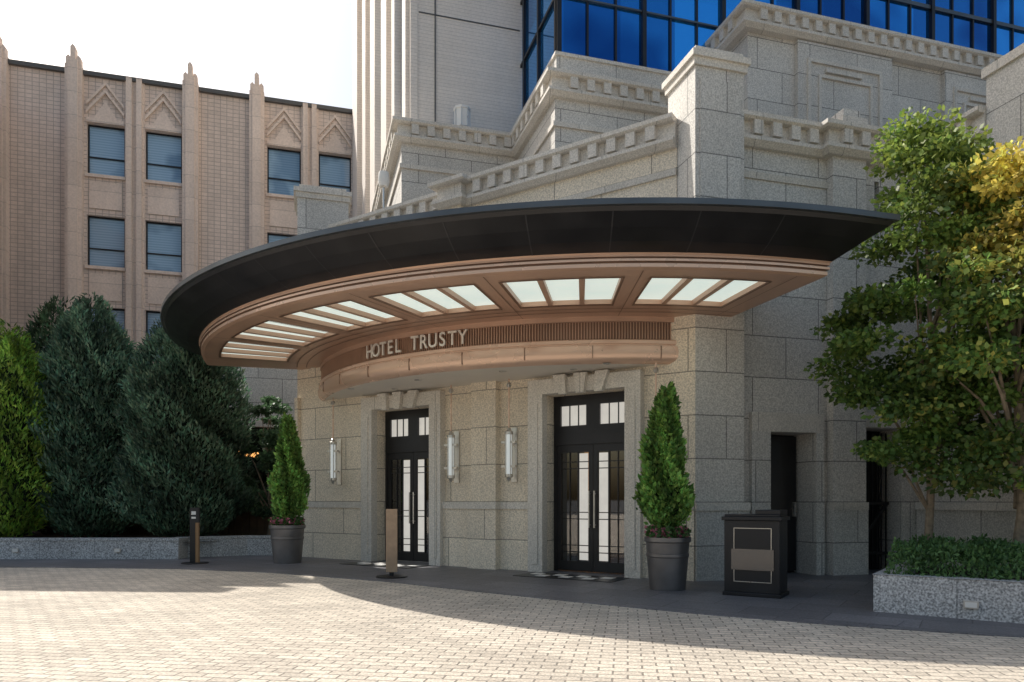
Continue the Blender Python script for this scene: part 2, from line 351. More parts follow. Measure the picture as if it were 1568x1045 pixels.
segR(7.08,7.44,0,.09,0,2.43,'granite'); segR(8.34,8.5,0,.09,0,2.43,'granite'); segR(7.08,8.5,0,.092,2.43,2.75,'trim')
segR(8.62,9.30,0,.16,0,CZ-.35,'granite')
segR(8.60,9.32,0,.20,1.12,1.25,'trim'); segR(8.60,9.32,0,.19,0,1.12,'granite')
segR(6.84,7.06,0,.06,0,1.12,'granite'); segR(6.84,7.06,0,.08,1.12,1.25,'trim')
segR(9.3,10.55,0,.07,2.56,2.8,'trim')
segR(7.5,8.28,-.4,-.36,.05,2.4,'black'); segR(8.2,8.24,-.36,-.3,1.0,1.25,'steel')
cornice(m,[W(6.83,10.4),W(8.55,10.4),W(8.55,10.24),W(9.38,10.24),W(9.38,10.4),W(10.62,10.4)],CZ)
m.sweep([W(6.83,10.4),W(8.62,10.4)],[(-.1,CZ-1.0),(-.1,CZ-.9),(.05,CZ-.9),(.03,CZ-1.0)],'trim')
boxab(m,8.72,9.22,10.12,10.7,CZ-.02,CZ+.16,'trim'); boxab(m,8.8,9.14,10.2,10.6,CZ+.16,CZ+.32,'granite')
for i in range(8):
    x=9.44+i*.1; segR(x-.01,x+.01,-.3,-.28,.05,2.5,'black')
for z in (.3,1.2,2.3): segR(9.4,10.19,-.31,-.27,z,z+.05,'black')
m.segpoly(R0,R1,[(9.42-6.83,.4),(9.5-6.83,.4),(10.17-6.83,1.2),(10.09-6.83,1.2)],-.3,-.27,'black')
m.build('main_wall',hotel)
m=MB(); wp=[W(10.6,10.45),W(10.6,8.1),W(24,8.1)]
m.sweep(wp,[(0,0),(0,CZ-.5),(-.4,CZ-.5),(-.4,0)],'granite'); cornice(m,[W(10.6,10.42),W(10.6,9.04)],CZ)
m.sweep([W(10.6,10.38),W(10.6,8.1),W(24,8.1)],[(0,0),(.08,0),(.08,1.12),(0,1.12)],'granite')
m.sweep([W(10.6,10.38),W(10.6,8.1),W(24,8.1)],[(-.1,1.12),(.12,1.12),(.10,1.25),(-.1,1.25)],'trim')
boxab(m,10.55,11.6,8.05,9.03,4,8.1,'granite'); boxab(m,10.5,11.65,8.0,9.08,8.1,8.25,'trim')
cornice(m,[W(11.62,8.1),W(24,8.1)],CZ)
boxab(m,10.5,10.519,8.8,9.02,1.55,1.8,'steel')
m.build('side_wing',hotel)
m=MB(); m.poly([(*W(.8,18.2),7.1),(*W(.95,17.4),7.1),(*W(6.2,11.3),7.1),(*W(24,10.7),7.1),(*W(24,18.5),7.1),(*W(2,19),7.1)],'cover'); m.build('terrace_roof',hotel)
m=MB(); ZB=10.3
pb=[W(2.19,24),W(2.19,17.2),W(5.07,17.2),W(5.07,14.38),W(9.6,14.38)]
m.sweep(pb,[(0,5.0),(0,ZB-.5),(-.4,ZB-.5),(-.4,5.0)],'granite')
cornice(m,pb,ZB,bsp=.38,proj=.24)
m.sweep([W(2.21,24),W(2.21,17.22),W(5.3,17.22)],[(0,ZB-.01),(0,ZB+.02),(-1.2,ZB+.02),(-1.2,ZB-.01)],'trim')
m.sweep([W(5.12,18),W(5.12,14.43),W(9.6,14.43)],[(0,ZB-.02),(0,ZB+.45),(-.6,ZB+.45),(-.6,ZB-.02)],'granite')
m.sweep([W(5.12,18),W(5.12,14.43),W(9.6,14.43)],[(.04,ZB+.45),(.04,ZB+.52),(-.64,ZB+.52),(-.64,ZB+.45)],'trim')
m.sweep([W(2.19,24),W(2.19,17.2),W(5.07,17.2),W(5.07,14.38),W(9.6,14.38)],[(0,9.2),(.05,9.2),(.05,9.3),(0,9.3)],'trim')
m.build('stepped_podium',hotel)
m=MB()
m.prism([W(2.52,18.1),W(5.5,18.1),W(5.5,40),W(2.52,40)],9,60,'tile')
m.prism([W(3.14,18.07),W(3.17,18.07),W(3.17,18.11),W(3.14,18.11)],10.3,60,'cover')
m.prism([W(2.53,18.06),W(2.70,18.06),W(2.70,18.11),W(2.53,18.11)],10.3,60,'tile')
m.prism([W(2.74,18.085),W(5.4,18.085),W(5.4,18.11),W(2.74,18.11)],13.6,13.63,'cover')
m.prism([W(2.74,18.085),W(5.4,18.085),W(5.4,18.11),W(2.74,18.11)],17.0,17.03,'cover')
for i,(b0,b1,pr) in enumerate(((18.25,18.9,.10),(19.6,20.3,.22),(20.9,22.4,.30),(23.2,24.9,.42),(25.9,27.4,.5),(28.4,31.3,.62))):
    boxab(m,2.52-pr,2.521,b0,b1,10.3 if b0<24.0 else 0.5,60,'tile')
for b0,b1 in ((18.95,19.55),(22.5,23.1)):
    boxab(m,2.48,2.521,b0,b1,11.6,60,'win')
m.build('tower_shaft',hotel)
m=MB()
g0=W(5.47,15.3); g1=W(30,15.3); gs=W(5.47,19)
m.poly([(*gs,10),(*g0,10),(*g0,60),(*gs,60)],'blue'); m.poly([(*g0,10),(*g1,10),(*g1,60),(*g0,60)],'blue')
m.build('curtain_glass',hotel)
m=MB()
for i in range(0,34):
    q=i*.7; wd=.10 if i%3==0 else .045
    m.seg(g0,g1,q-wd/2,q+wd/2,-.0,.10 if i%3==0 else .05,10,40,'black')
for j in range(12):
    z=11.0+j*1.65; m.seg(g0,g1,.0,24.5,.0,.06,z,z+(.10 if j%2==0 else .04),'rim')
    m.seg(gs,g0,.0,3.7,.0,.06,z,z+.07,'black')
for q in (0.1,1.2,2.4,3.66): m.seg(gs,g0,q-.05,q+.05,0,.07,10,40,'black')
m.build('curtain_mullions',hotel)
m=MB(); ZH=12.26
ph=[W(9.5,15.29),W(9.5,14.0),W(28,14.0)]
m.sweep(ph,[(0,6.5),(0,ZH-.5),(-.5,ZH-.5),(-.5,6.5)],'granite')
cornice(m,ph,ZH,proj=.30,bsp=.36)
m.sweep([W(9.5,15.28),W(9.5,14.0),W(28,14.0)],[(-.5,ZH),(-.5,ZH+.02),(.0,ZH+.02),(.0,ZH)],'cover')
H0=W(9.5,14.0); H1=W(28,14.0)
for k_ in range(4):
    x0=1.35+k_*4.2
    m.seg(H0,H1,x0-.12,x0+2.5,0,.12,6.5,ZH-.52,'granite')
    for (q0,q1,z0,z1) in ((x0+.12,x0+.2,9.7,11.35),(x0+2.1,x0+2.18,9.7,11.35),(x0+.2,x0+2.1,11.27,11.35),(x0+.42,x0+1.9,10.95,11.02),(x0+.42,x0+.48,9.7,10.95),(x0+1.84,x0+1.9,9.7,10.95)):
        m.seg(H0,H1,q0,q1,.12,.17,z0,z1,'trim')
    m.seg(H0,H1,x0+.6,x0+1.6,.12,.19,11.08,11.18,'trim')
m.build('attic_wall',hotel)
L_=empty('roof_light'); m=MB(); p=W(3.75,17.6); 
m.lathe(*p,[(0,10.32),(.2,10.32),(.2,10.38),(.06,10.4),(.06,10.55),(.2,10.57),(.2,11.0),(.22,11.0),(.22,11.06),(0,11.08)],'white',8)
for k_ in range(8): m.tube([(p[0]+.205*math.cos(k_*.785),p[1]+.205*math.sin(k_*.785),10.57),(p[0]+.205*math.cos(k_*.785),p[1]+.205*math.sin(k_*.785),11.0)],[.012]*2,'steel',5)
m.build('lamp_housing',L_)
L_=empty('floodlight'); m=MB(); p=W(1.75,17.0)
m.lathe(*p,[(0,8.6),(.10,8.62),(.14,8.75),(.12,8.95),(0,9.0)],'white',14); m.tube([(*p,8.7),(*p,7.1)],[.03]*2,'steel'); m.build('lamp_head',L_,smooth=True)
L_=empty('security_camera'); m=MB(); p=W(9.5,10.22)
m.tube([(p[0],p[1],7.3),(p[0],p[1],7.6)],[.03,.03],'steel'); m.lathe(p[0]+.05,p[1]-.1,[(0,7.18),(.07,7.2),(.08,7.3),(0,7.32)],'white',12); m.build('camera_body',L_)
m=MB(); k0=W(-3.6,21.5); k1=W(0.3,21.5)
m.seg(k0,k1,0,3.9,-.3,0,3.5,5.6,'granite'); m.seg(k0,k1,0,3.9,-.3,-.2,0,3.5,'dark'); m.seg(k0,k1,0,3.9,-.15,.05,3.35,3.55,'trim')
for q in range(0,5): m.seg(k0,k1,q*.93,q*.93+.08,-.2,-.05,0,3.4,'black')
m.seg(k0,k1,.2,3.8,-.19,-.17,.9,3.3,'dglass')
m.segpoly(k0,k1,[(1.3,2.62),(2.9,2.40),(2.9,2.56),(1.3,2.76)],-.16,-.12,'warm')  # glowing strip stands in for an orange streak of light reflected in the window
m.build('link_wing',hotel)
# ------------------------------------------------------------ canopy
can=empty('entrance_canopy'); CA,CB=6.57,16.63
def arc(R,aend,bend,n=72):
    pts=[W(CA-R,bend)]
    for i in range(n+1):
        t=math.radians(180+90*i/n); pts.append(W(CA+R*math.cos(t),CB+R*math.sin(t)))
    pts.append(W(max(aend,CA+.01),CB-R))
    return pts
def arcfull(R,aend,bend,n=72):
    return [W(0.2,bend)]+arc(R,aend,bend,n)+[W(max(aend,CA+.01),10.6)]
def band(m,P,Qp,k):
    for i in range(len(P)-1): m.poly([P[i],P[i+1],Qp[i+1],Qp[i]],k)
def out(R,ae,be,z): return [(x,y,z) for x,y in arcfull(R,ae,be)]
prof=[(9.30,7.02,17.38,4.84,None),(9.38,7.10,17.46,4.84,'rim'),(9.38,7.10,17.46,4.77,'rim'),(9.33,7.05,17.41,4.765,'rim'),(9.30,7.02,17.38,4.72,'black'),(9.1,6.85,17.25,4.60,'black'),(8.9,6.73,17.15,4.50,'black'),(8.70,6.66,17.08,4.43,'black')]
m=MB()
for i in range(1,len(prof)):
    a_=prof[i-1]; b_=prof[i]; band(m,out(*a_[:4]),out(*b_[:4]),b_[4])
m.build('sloped_fascia',can,smooth=True)
m=MB()
for i in range(1,14):
    t=math.radians(180+90*i/14)
    pr=[(9.305,4.722),(9.105,4.602),(8.905,4.502),(8.705,4.432)]
    for j in range(3):
        (r0,z0),(r1,z1)=pr[j],pr[j+1]; dt=.0009
        f=lambda r,tt,z:(*W(CA+r*math.cos(tt),CB+r*math.sin(tt)),z)
        m.poly([f(r0,t-dt,z0-.006),f(r0,t+dt,z0-.006),f(r1,t+dt,z1-.006),f(r1,t-dt,z1-.006)],'seam')
m.build('fascia_seams',can)
m=MB()
ly=[(8.70,6.66,17.08,4.43,None),(8.68,6.64,17.06,4.41,'copper'),(8.68,6.64,17.06,4.385,'copper'),(8.655,6.615,17.04,4.38,'copperd'),(8.655,6.615,17.04,4.365,'copperd'),(8.68,6.64,17.06,4.36,'copperl'),(8.68,6.64,17.06,4.33,'copperl'),(8.645,6.605,17.03,4.325,'copperd'),(8.645,6.605,17.03,4.31,'copperd'),(8.66,6.62,17.04,4.305,'copperl'),(8.66,6.62,17.04,4.26,'copperl'),(8.60,6.59,16.98,4.24,'copper')]
for i in range(1,len(ly)):
    a_=ly[i-1]; b_=ly[i]; band(m,out(*a_[:4]),out(*b_[:4]),b_[4])
m.build('copper_bands',can)
m=MB(); ZS=4.24
f=lambda r,dg,z:(*W(CA+r*math.cos(math.radians(dg)),CB+r*math.sin(math.radians(dg))),z)
cuts=[]
for i in range(6):
    e=266.0-13.95*i; st_=e-11.1
    cuts.append((st_,e))
pan=[]
for st_,e in cuts:
    wd=(e-st_); g=.6; pw=(wd-2*g)/3
    for j in range(3): pan.append((st_+j*(pw+g),st_+j*(pw+g)+pw))
pan.sort()
edges=[180.0]
for a_,b_ in pan: edges+= [a_,b_]
edges.append(270.0)
RI,RO=7.0,8.28; DP=.07
def arcs(a_,b_): 
    n_=max(1,int(math.ceil((b_-a_)/1.2))); return [a_+(b_-a_)*i/n_ for i in range(n_+1)]
for i in range(len(edges)-1):
    a_,b_=edges[i],edges[i+1]; t=arcs(a_,b_); isp=(i%2==1)
    for q in range(len(t)-1):
        for r0,r1 in ((6.2,RI),(RO,8.60)): m.poly([f(r0,t[q],ZS),f(r1,t[q],ZS),f(r1,t[q+1],ZS),f(r0,t[q+1],ZS)],'copper')
        if not isp: m.poly([f(RI,t[q],ZS),f(RO,t[q],ZS),f(RO,t[q+1],ZS),f(RI,t[q+1],ZS)],'copper')
        else:
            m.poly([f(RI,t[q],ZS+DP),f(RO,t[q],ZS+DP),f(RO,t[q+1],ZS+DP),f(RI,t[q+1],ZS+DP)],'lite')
            for r in (RI,RO): m.poly([f(r,t[q],ZS),f(r,t[q+1],ZS),f(r,t[q+1],ZS+DP),f(r,t[q],ZS+DP)],'copper')
    if isp:
        for tt in (a_,b_): m.poly([f(RI,tt,ZS),f(RO,tt,ZS),f(RO,tt,ZS+DP),f(RI,tt,ZS+DP)],'copper')
m.poly([(*W(CA,CB-8.6),ZS),(*W(6.59,CB-8.6),ZS),(*W(6.59,10.5),ZS),(*W(CA,10.5),ZS)],'copper')
m.poly([(*W(CA-8.6,CB),ZS),(*W(CA-8.6,16.98),ZS),(*W(.1,16.98),ZS),(*W(.1,CB),ZS)],'copper')
m.build('glazed_soffit',can)
m=MB()
for st_,e in cuts:
    t=arcs(st_-.25,e+.25)
    for r in (RI-.05,RO+.01):
        for q in range(len(t)-1):
            m.poly([f(r,t[q],ZS-.012),f(r+.04,t[q],ZS-.012),f(r+.04,t[q+1],ZS-.012),f(r,t[q+1],ZS-.012)],'copperd')
    for tt in (st_-.28,e+.1):
        m.poly([f(RI-.05,tt,ZS-.014),f(RO+.05,tt,ZS-.014),f(RO+.05,tt+.18,ZS-.014),f(RI-.05,tt+.18,ZS-.014)],'copperd')
for q in (6.55,6.75):
    t=arcs(180,270)
    for i in range(len(t)-1): m.poly([f(q,t[i],ZS-.008),f(q+.02,t[i],ZS-.008),f(q+.02,t[i+1],ZS-.008),f(q,t[i+1],ZS-.008)],'copperd')
for i in range(7):
    tt=267.6-13.95*i+.0
    if tt>181: m.poly([f(6.3,tt,ZS-.005),f(8.58,tt,ZS-.005),f(8.58,tt+.08,ZS-.005),f(6.3,tt+.08,ZS-.005)],'copperd')
m.build('soffit_trim',can)
m=MB()
rp=out(9.30,7.02,17.38,4.84); m.poly(rp+[(*W(6,17.4),4.84)],'rim'); m.build('canopy_roof',can)
def drumpath(R):
    pts=[]
    for i in range(91):
        t=math.radians(180+90*i/90); pts.append(W(CA+R*math.cos(t),CB+R*math.sin(t)))
    return [W(CA-R,17.15)]+pts
m=MB(); P_=drumpath(6.22)
m.sweep(P_,[(0,ZS),(0,3.86)],'copperd',False)
m.sweep(P_,[(0,ZS),(.05,ZS),(.05,4.16),(0,4.16)],'copper')
m.build('drum_recess',can)
m=MB()
m.sweep(P_,[(-.05,3.87),(.06,3.87),(.075,3.855),(.075,3.80),(.06,3.79),(.06,3.775),(.085,3.765),(.10,3.68),(.09,3.58),(.06,3.53),(.0,3.49),(-.05,3.49)],'copperl')
m.build('drum_band',can,smooth=True)
m=MB()
for i in range(210):
    t=180+90*(i+.5)/210
    if t<181: continue
    p0=f(6.22,t-.06,0)[:2]; p1=f(6.22,t+.06,0)[:2]; q0=f(6.25,t-.06,0)[:2]; q1=f(6.25,t+.06,0)[:2]
    m.prism([p0,p1,q1,q0],3.871,4.159,'copper')
m.build('drum_ribs',can)
m=MB()
for i in range(1,9):
    t=180+90*i/9; p0=f(6.30,t-.05,0)[:2]; p1=f(6.30,t+.05,0)[:2]; q0=f(6.326,t-.05,0)[:2]; q1=f(6.326,t+.05,0)[:2]
    m.prism([p0,p1,q1,q0],3.56,3.76,'copperd')
m.build('drum_joints',can)
m=MB()
pts=[(x,y,3.492) for x,y in drumpath(6.2)]+[(*W(6.5,10.6),3.492),(*W(.8,17.3),3.492)]
m.poly(pts,'soff'); m.build('entry_ceiling',can)
m=MB()
for (q,o) in ((2.6,.9),(4.4,1.0),(6.2,.9),(8,.6),(3.3,.4),(7.3,.4)):
    p=PD(q,o); m.lathe(p[0],p[1],[(0,3.478),(.05,3.478),(.065,3.486),(.07,3.491)],'steel',16)
m.build('downlight_trims',can)
txt="HOTEL TRUSTY"; a0,a1=-133.6,-113.9
Cw=W(CA,CB)
for i,ch in enumerate(txt):
    if ch==' ': continue
    an=math.radians(a0+(a1-a0)*i/(len(txt)-1)); R=6.31
    cu=bpy.data.curves.new('letter','FONT'); cu.body=ch; cu.size=.34; cu.extrude=.015; cu.offset=.003; cu.align_x='CENTER'
    ob=bpy.data.objects.new('letter_'+ch.lower(),cu); scene.collection.objects.link(ob)
    ob.location=(Cw[0]+R*math.cos(an),Cw[1]+R*math.sin(an),3.905)
    ob.rotation_euler=(math.pi/2,0,an+math.pi/2); ob.scale=(.86,1,1)
    cu.materials.append(M['bronze']); ob.parent=can
# ------------------------------------------------------------ art deco building
deco=empty('art_deco_building'); m=MB(); BB=31.5
D0=W(-40,BB); D1=W(2.5,BB); ZR=17.8
ops=[]; 
for k_ in range(-4,2):
    a_=-8.9+6.67*k_
    for (x0,x1) in ((.68,2.02),(2.75,4.09)):
        for zt in (16.0,12.42,8.84,5.26): ops.append((a_+x0+40,a_+x1+40,zt-2.0,zt))
ops=[o for o in ops if o[0]>0 and o[1]<42.5]
m.wallopen(D0,D1,0,ZR,ops,.22,'deco',back='win',rk='decop')
m.seg(D0,D1,0,42.5,-.5,.14,ZR,ZR+.16,'cover')
m.build('facade',deco)
m=MB()
S=lambda x0,x1,o0,o1,z0,z1,k:m.seg(D0,D1,x0+40,x1+40,o0,o1,z0,z1,k)
for k_ in range(-4,2):
    a_=-8.9+6.67*k_
    if a_<-39: continue
    for x in (0,4.15):
        x0=a_+x; w=.58
        S(x0,x0+w,0,.30,0,ZR+.25,'decop'); S(x0+.12,x0+w-.12,.30,.38,0,ZR+.4,'decop')
        for (i0,i1,zt,oo) in ((.03,.20,ZR+.62,.26),(w-.20,w-.03,ZR+.62,.26),(.205,w-.205,ZR+1.0,.34)):
            m.segpoly(D0,D1,[(x0+i0+40,ZR+.2),(x0+i1+40,ZR+.2),(x0+i1+40,zt-.1),(x0+(i0+i1)/2+40,zt),(x0+i0+40,zt-.1)],.02,oo,'decop')
    S(a_+2.03,a_+2.74,0,.06,0,ZR,'decop')
    for x in (2.10,2.46): S(a_+x,a_+x+.2,.06,.2,0,ZR+.1,'decop')
    for (x0,x1) in ((.68,2.02),(2.75,4.09)):
        X0=a_+x0; X1=a_+x1; xm=(X0+X1)/2
        for dz in (0,.32):
            m.segpoly(D0,D1,[(X0+40,16.35+dz),(xm+40,16.35+dz+.85),(X1+40,16.35+dz),(X1+40,16.47+dz),(xm+40,16.47+dz+.87),(X0+40,16.47+dz)],0,.12-dz*.1,'decop')
        S(X0,X1,0,.07,16.02,16.2,'decop')
        m.segpoly(D0,D1,[(X0+.25+40,16.2),(X1-.25+40,16.2),(xm+40,16.9)],0,.05,'decop')
        for zt in (16.0,12.42,8.84,5.26):
            S(X0-.04,X1+.04,0,.1,zt-2.12,zt-2.0,'decop')
            for (q0,q1,z0,z1) in ((X0,X0+.05,zt-2,zt),(X1-.05,X1,zt-2,zt),(X0+.05,X1-.05,zt-.05,zt),(X0+.05,X1-.05,zt-2,zt-1.94),(X0+.05,X1-.05,zt-1.28,zt-1.24)):
                S(q0,q1,-.21,-.15,z0,z1,'black')
            if zt<16: S(X0+.1,X1-.1,0,.04,zt+.25,zt+1.3,'decop')
m.build('pilasters_and_trim',deco)
m=MB(); m.prism([W(-40,BB+.3),W(2.4,BB+.3),W(2.4,BB+14),W(-40,BB+14)],0,ZR-.05,'deco'); m.build('building_mass',deco)
sblk=empty('shadow_block'); m=MB(); n0=(-40,18.5); n1=(-12.45,16.55)  # unseen stepped block, shaped to cast the shadow on the plaza's left
Ln=math.hypot(n1[0]-n0[0],n1[1]-n0[1])
m.wallopen(n0,n1,.4,10.2,[(1.2+i*2.6,2.7+i*2.6,z,z+1.9) for i in range(10) for z in (2.2,6.0)],.2,'deco',back='win')
m.seg(n0,n1,0,Ln,-.4,.12,10.2,10.36,'trim'); m.build('shadow_block_front',sblk)
m=MB(); m.prism([(-12.47,16.8),(-13.4,18.2),(-40,21),(-40,18.8)],.3,10.19,'deco')
m.prism([(-13.25,18.3),(-14.6,20.0),(-40,22),(-40,20.2)],.3,12.3,'deco')
m.prism([(-14.5,20.05),(-16.4,22.5),(-40,24),(-40,21.9)],.3,14.4,'deco')
m.prism([(-16.3,22.6),(-18.2,25.5),(-40,28),(-40,24.4)],.3,16.8,'deco')
m.build('shadow_block_steps',sblk)
# ------------------------------------------------------------ foliage helpers
def leaves(name,pts,dirs,size,asp,cols,parent=None,jit=.6):
    n=len(pts); ax=dirs+rng.normal(0,jit,(n,3)); ax/=np.linalg.norm(ax,axis=1)[:,None]
    r=rng.normal(0,1,(n,3)); sd=np.cross(ax,r); sd/=np.linalg.norm(sd,axis=1)[:,None]
    sz=size*rng.uniform(.6,1.3,(n,1)); L_=ax*sz; Wd=sd*sz*asp
    v=np.stack([pts,pts+L_*.45+Wd,pts+L_,pts+L_*.45-Wd],1).reshape(-1,3)
    me=bpy.data.meshes.new(name); me.vertices.add(4*n); me.vertices.foreach_set('co',v.ravel().astype(np.float32))
    me.loops.add(4*n); me.loops.foreach_set('vertex_index',np.arange(4*n,dtype=np.int32))
    me.polygons.add(n); me.polygons.foreach_set('loop_start',np.arange(0,4*n,4,dtype=np.int32)); me.polygons.foreach_set('loop_total',np.full(n,4,dtype=np.int32))
    me.update(calc_edges=True)
    at=me.color_attributes.new('lc','FLOAT_COLOR','CORNER'); cc=np.concatenate([cols,np.ones((n,1))],1); at.data.foreach_set('color',np.repeat(cc,4,axis=0).ravel().astype(np.float32))
    me.materials.append(M['leaf']); ob=bpy.data.objects.new(name,me); scene.collection.objects.link(ob)
    if parent: ob.parent=parent
    return ob
def lump(th,z,ph,a=1):
    return 1+a*(.13*np.sin(3*th+ph+2.1*z)+.10*np.sin(5*th-ph*2+3.7*z)+.07*np.sin(9*th+6.3*z+ph)+.05*np.sin(14*th-9*z))
def conifer(name,x,y,z0,z1,R,n,col,shape='col',leaf=.16,parent_extra=None,asp=.16,lean=(0,0),la=1):
    E=empty(name) if parent_extra is None else parent_extra; H=z1-z0; ph=random.random()*6
    def rad(u):
        if shape=='col': return R*np.minimum(1,(u/.15)**.5*.8+.2)*np.clip(1-((u-.35).clip(0)/.65)**2.6,0,1)**.58+.02
        return R*np.minimum(1,(u/.12)**.5)*(1-u)**.62*(1+.12*np.sin(u*19+ph))+.03
    u=rng.beta(1.05,1.1,n) if shape=='col' else rng.beta(1,1.35,n)
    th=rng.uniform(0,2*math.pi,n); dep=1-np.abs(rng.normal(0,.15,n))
    hz=1+(.05*np.sin(4*th+ph)+.04*np.sin(7*th-ph))*(1 if shape=='col' else 0)
    r=rad(u)*lump(th,u*H,ph,la)*dep*(1+.10*np.sin(u*H*9+th*7))
    P=np.stack([x+r*np.cos(th)+lean[0]*np.sin(u*3.2),y+r*np.sin(th)+lean[1]*u,z0+u*H*hz+rng.normal(0,.05,n)],1)
    Dr=np.stack([np.cos(th)*.55,np.sin(th)*.55,np.full(n,.9)],1)
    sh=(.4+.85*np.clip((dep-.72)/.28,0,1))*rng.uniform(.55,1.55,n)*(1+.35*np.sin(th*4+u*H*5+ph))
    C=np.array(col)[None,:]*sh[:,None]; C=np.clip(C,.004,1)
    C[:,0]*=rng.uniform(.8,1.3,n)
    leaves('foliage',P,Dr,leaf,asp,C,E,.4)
    m=MB(); pr=[(max(.01,float(rad(np.array(q)))*.66),z0+q*H*.94) for q in np.linspace(.02,.98,14)]; m.lathe(x,y,[(0.0,z0+.02*H)]+pr,'core',18)  # dark cone added inside the foliage to block light
    m.build('dark_core',E)
    m=MB(); m.tube([(x,y,z0-.45),(x,y,z0+H*.5)],[.05*R+.03,.02],'bark'); m.build('trunk',E)
    return E
def broadleaf(name,x,y,z0,H,R,n,colf,zc0=.3,leaf=.09,nb=9,lean=(0,0),trunk=.06,clumps=46,sq=1.0,cs=.30):
    E=empty(name); m=MB(); cx,cy=(x+lean[0],y+lean[1])
    top=Vector((cx,cy,z0+H*.85)); base=Vector((x,y,z0))
    pts=[]; 
    for i in range(7):
        q=i/6; p=base.lerp(top,q)+Vector((math.sin(q*5+x)*.06,math.cos(q*4+y)*.06,0))*(1 if 0<i<6 else 0); pts.append(p)
    m.tube(pts,[trunk*(1-.8*i/6) for i in range(7)],'bark',10)
    CL=[]
    for i in range(clumps):
        u=random.random()**.85; zz=z0+H*(zc0+(1-zc0)*u)
        rr=R*(math.sin(math.pi*min(1,(.16+u*.78)))**.6)*random.uniform(.2,1.05)**.6; an=random.uniform(0,2*math.pi)
        CL.append((Vector((cx+rr*math.cos(an),cy+rr*math.sin(an)*sq,zz)),random.uniform(.4,1.0)))
    for i in range(nb*2):
        cp,_=CL[i%len(CL)]; q=random.uniform(.2,.8); st=base.lerp(top,min(q,max(.15,(cp.z-z0)/H-.15)))
        mid=st.lerp(cp,.5)+Vector((0,0,.12)); m.tube([st,mid,cp],[trunk*.4,trunk*.25,.006],'bark',6)
    m.build('trunk_and_limbs',E,smooth=True)
    per=n//clumps; Ps=[];Cs=[];Ds=[]
    for cp,sc in CL:
        k=int(per*sc*1.3); d=rng.normal(0,1,(k,3)); d/=np.linalg.norm(d,axis=1)[:,None]; rr=R*cs*sc*rng.uniform(.1,1.45,(k,1))**.7
        pp=np.array(cp)[None,:]+d*rr*np.array([1.2,1.2,.5]); Ps.append(pp)
        dd=d.copy(); dd[:,2]=dd[:,2]*.4-.15; Ds.append(dd)
        b_=random.uniform(.6,1.35); Cs.append(colf(pp)*b_*rng.uniform(.6,1.45,(k,1)))
    leaves('foliage',np.concatenate(Ps),np.concatenate(Ds),leaf,.38,np.clip(np.concatenate(Cs),.004,1),E,.6)
    return E
def cst(col): return lambda p: np.tile(np.array(col)[None,:],(len(p),1))
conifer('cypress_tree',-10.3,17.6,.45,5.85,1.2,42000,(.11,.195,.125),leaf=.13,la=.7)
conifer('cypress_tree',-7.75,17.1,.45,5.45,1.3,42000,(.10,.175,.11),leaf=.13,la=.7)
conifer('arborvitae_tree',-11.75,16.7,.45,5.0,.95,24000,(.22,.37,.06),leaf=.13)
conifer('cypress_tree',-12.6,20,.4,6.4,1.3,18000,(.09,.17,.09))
broadleaf('evergreen_shrub',-6.05,17.9,.4,3.4,.75,14000,cst((.09,.16,.08)),zc0=.12,clumps=36)
broadleaf('evergreen_shrub',-6.3,19.4,.4,1.9,.8,8000,cst((.06,.10,.06)),zc0=.05,clumps=30)
path=[(-22,15.5),(-7.2,15.5),(-7.2,15.95),(-6.1,16.55),(-5.05,16.55)]
m=MB(); m.sweep(path,[(0,.009),(0,.40),(.02,.41),(.02,.46),(-.28,.46),(-.28,.009)],'kerb'); m.build('planter_wall')
sheet('planting_bed',[(-22,15.6),(-7.3,15.6),(-6.1,16.75),(-5.1,16.75),(-5.1,21),(-22,24)],.36,'soil')
m=MB(); m.seg((-12.6,19.6),(-5.9,18.4),0,6.7,0,.08,.3,1.55,'fence')
for i in range(34): m.seg((-12.6,19.6),(-5.9,18.4),i*.2,i*.2+.17,.08,.10,.35,1.5,'fence')
m.build('garden_fence')
def steplight(name,p0,p1,q,z):
    E=empty(name); m=MB(); m.seg(p0,p1,q-.07,q+.07,.02,.035,z-.04,z+.04,'steel'); m.seg(p0,p1,q-.055,q+.055,.036,.04,z-.028,z+.028,'white'); m.build('housing',E)
steplight('step_light',(-22,15.5),(-7.2,15.5),11.3,.2); steplight('step_light',(-22,15.5),(-7.2,15.5),13.5,.2)
q0=(5.5,10.1); q1=(4.16,8.27); q2=(8.6,5.1)
m=MB(); m.sweep([q0,q1,q2],[(0,.009),(0,.43),(.01,.44),(-.26,.44),(-.26,.009)],'kerb'); m.build('planter_wall')
dd=nrm(q2[0]-q1[0],q2[1]-q1[1])
sheet('planting_bed',[(4.40,8.42),(8.5,5.5),(11,8.0),(7.5,10.4),(5.7,10.0)],.36,'soil')
steplight('step_light',q1,q2,.95,.17); 
n=30000
P=[]
while len(P)<n:
    x=random.uniform(4.3,9.5); y=random.uniform(5.2,10.2)
    vx,vy=x-4.16,y-8.27; al=vx*dd[0]+vy*dd[1]; ac=-vx*dd[1]+vy*dd[0]
    if al>.1 and al<5.2 and ac>.12 and ac<2.2: 
        h=.42+.40*min(1,ac/.45)*(.75+.25*math.sin(x*7+y*5)*math.cos(x*3-y*8)); P.append((x,y,random.uniform(max(.38,h-.16),h)))
P=np.array(P); C=np.array([.11,.21,.07])[None,:]*rng.uniform(.5,1.5,(n,1)); 
D=np.tile(np.array([[0,-.2,.9]]),(n,1))
leaves('groundcover',P,D,.06,.25,C,None,.7)
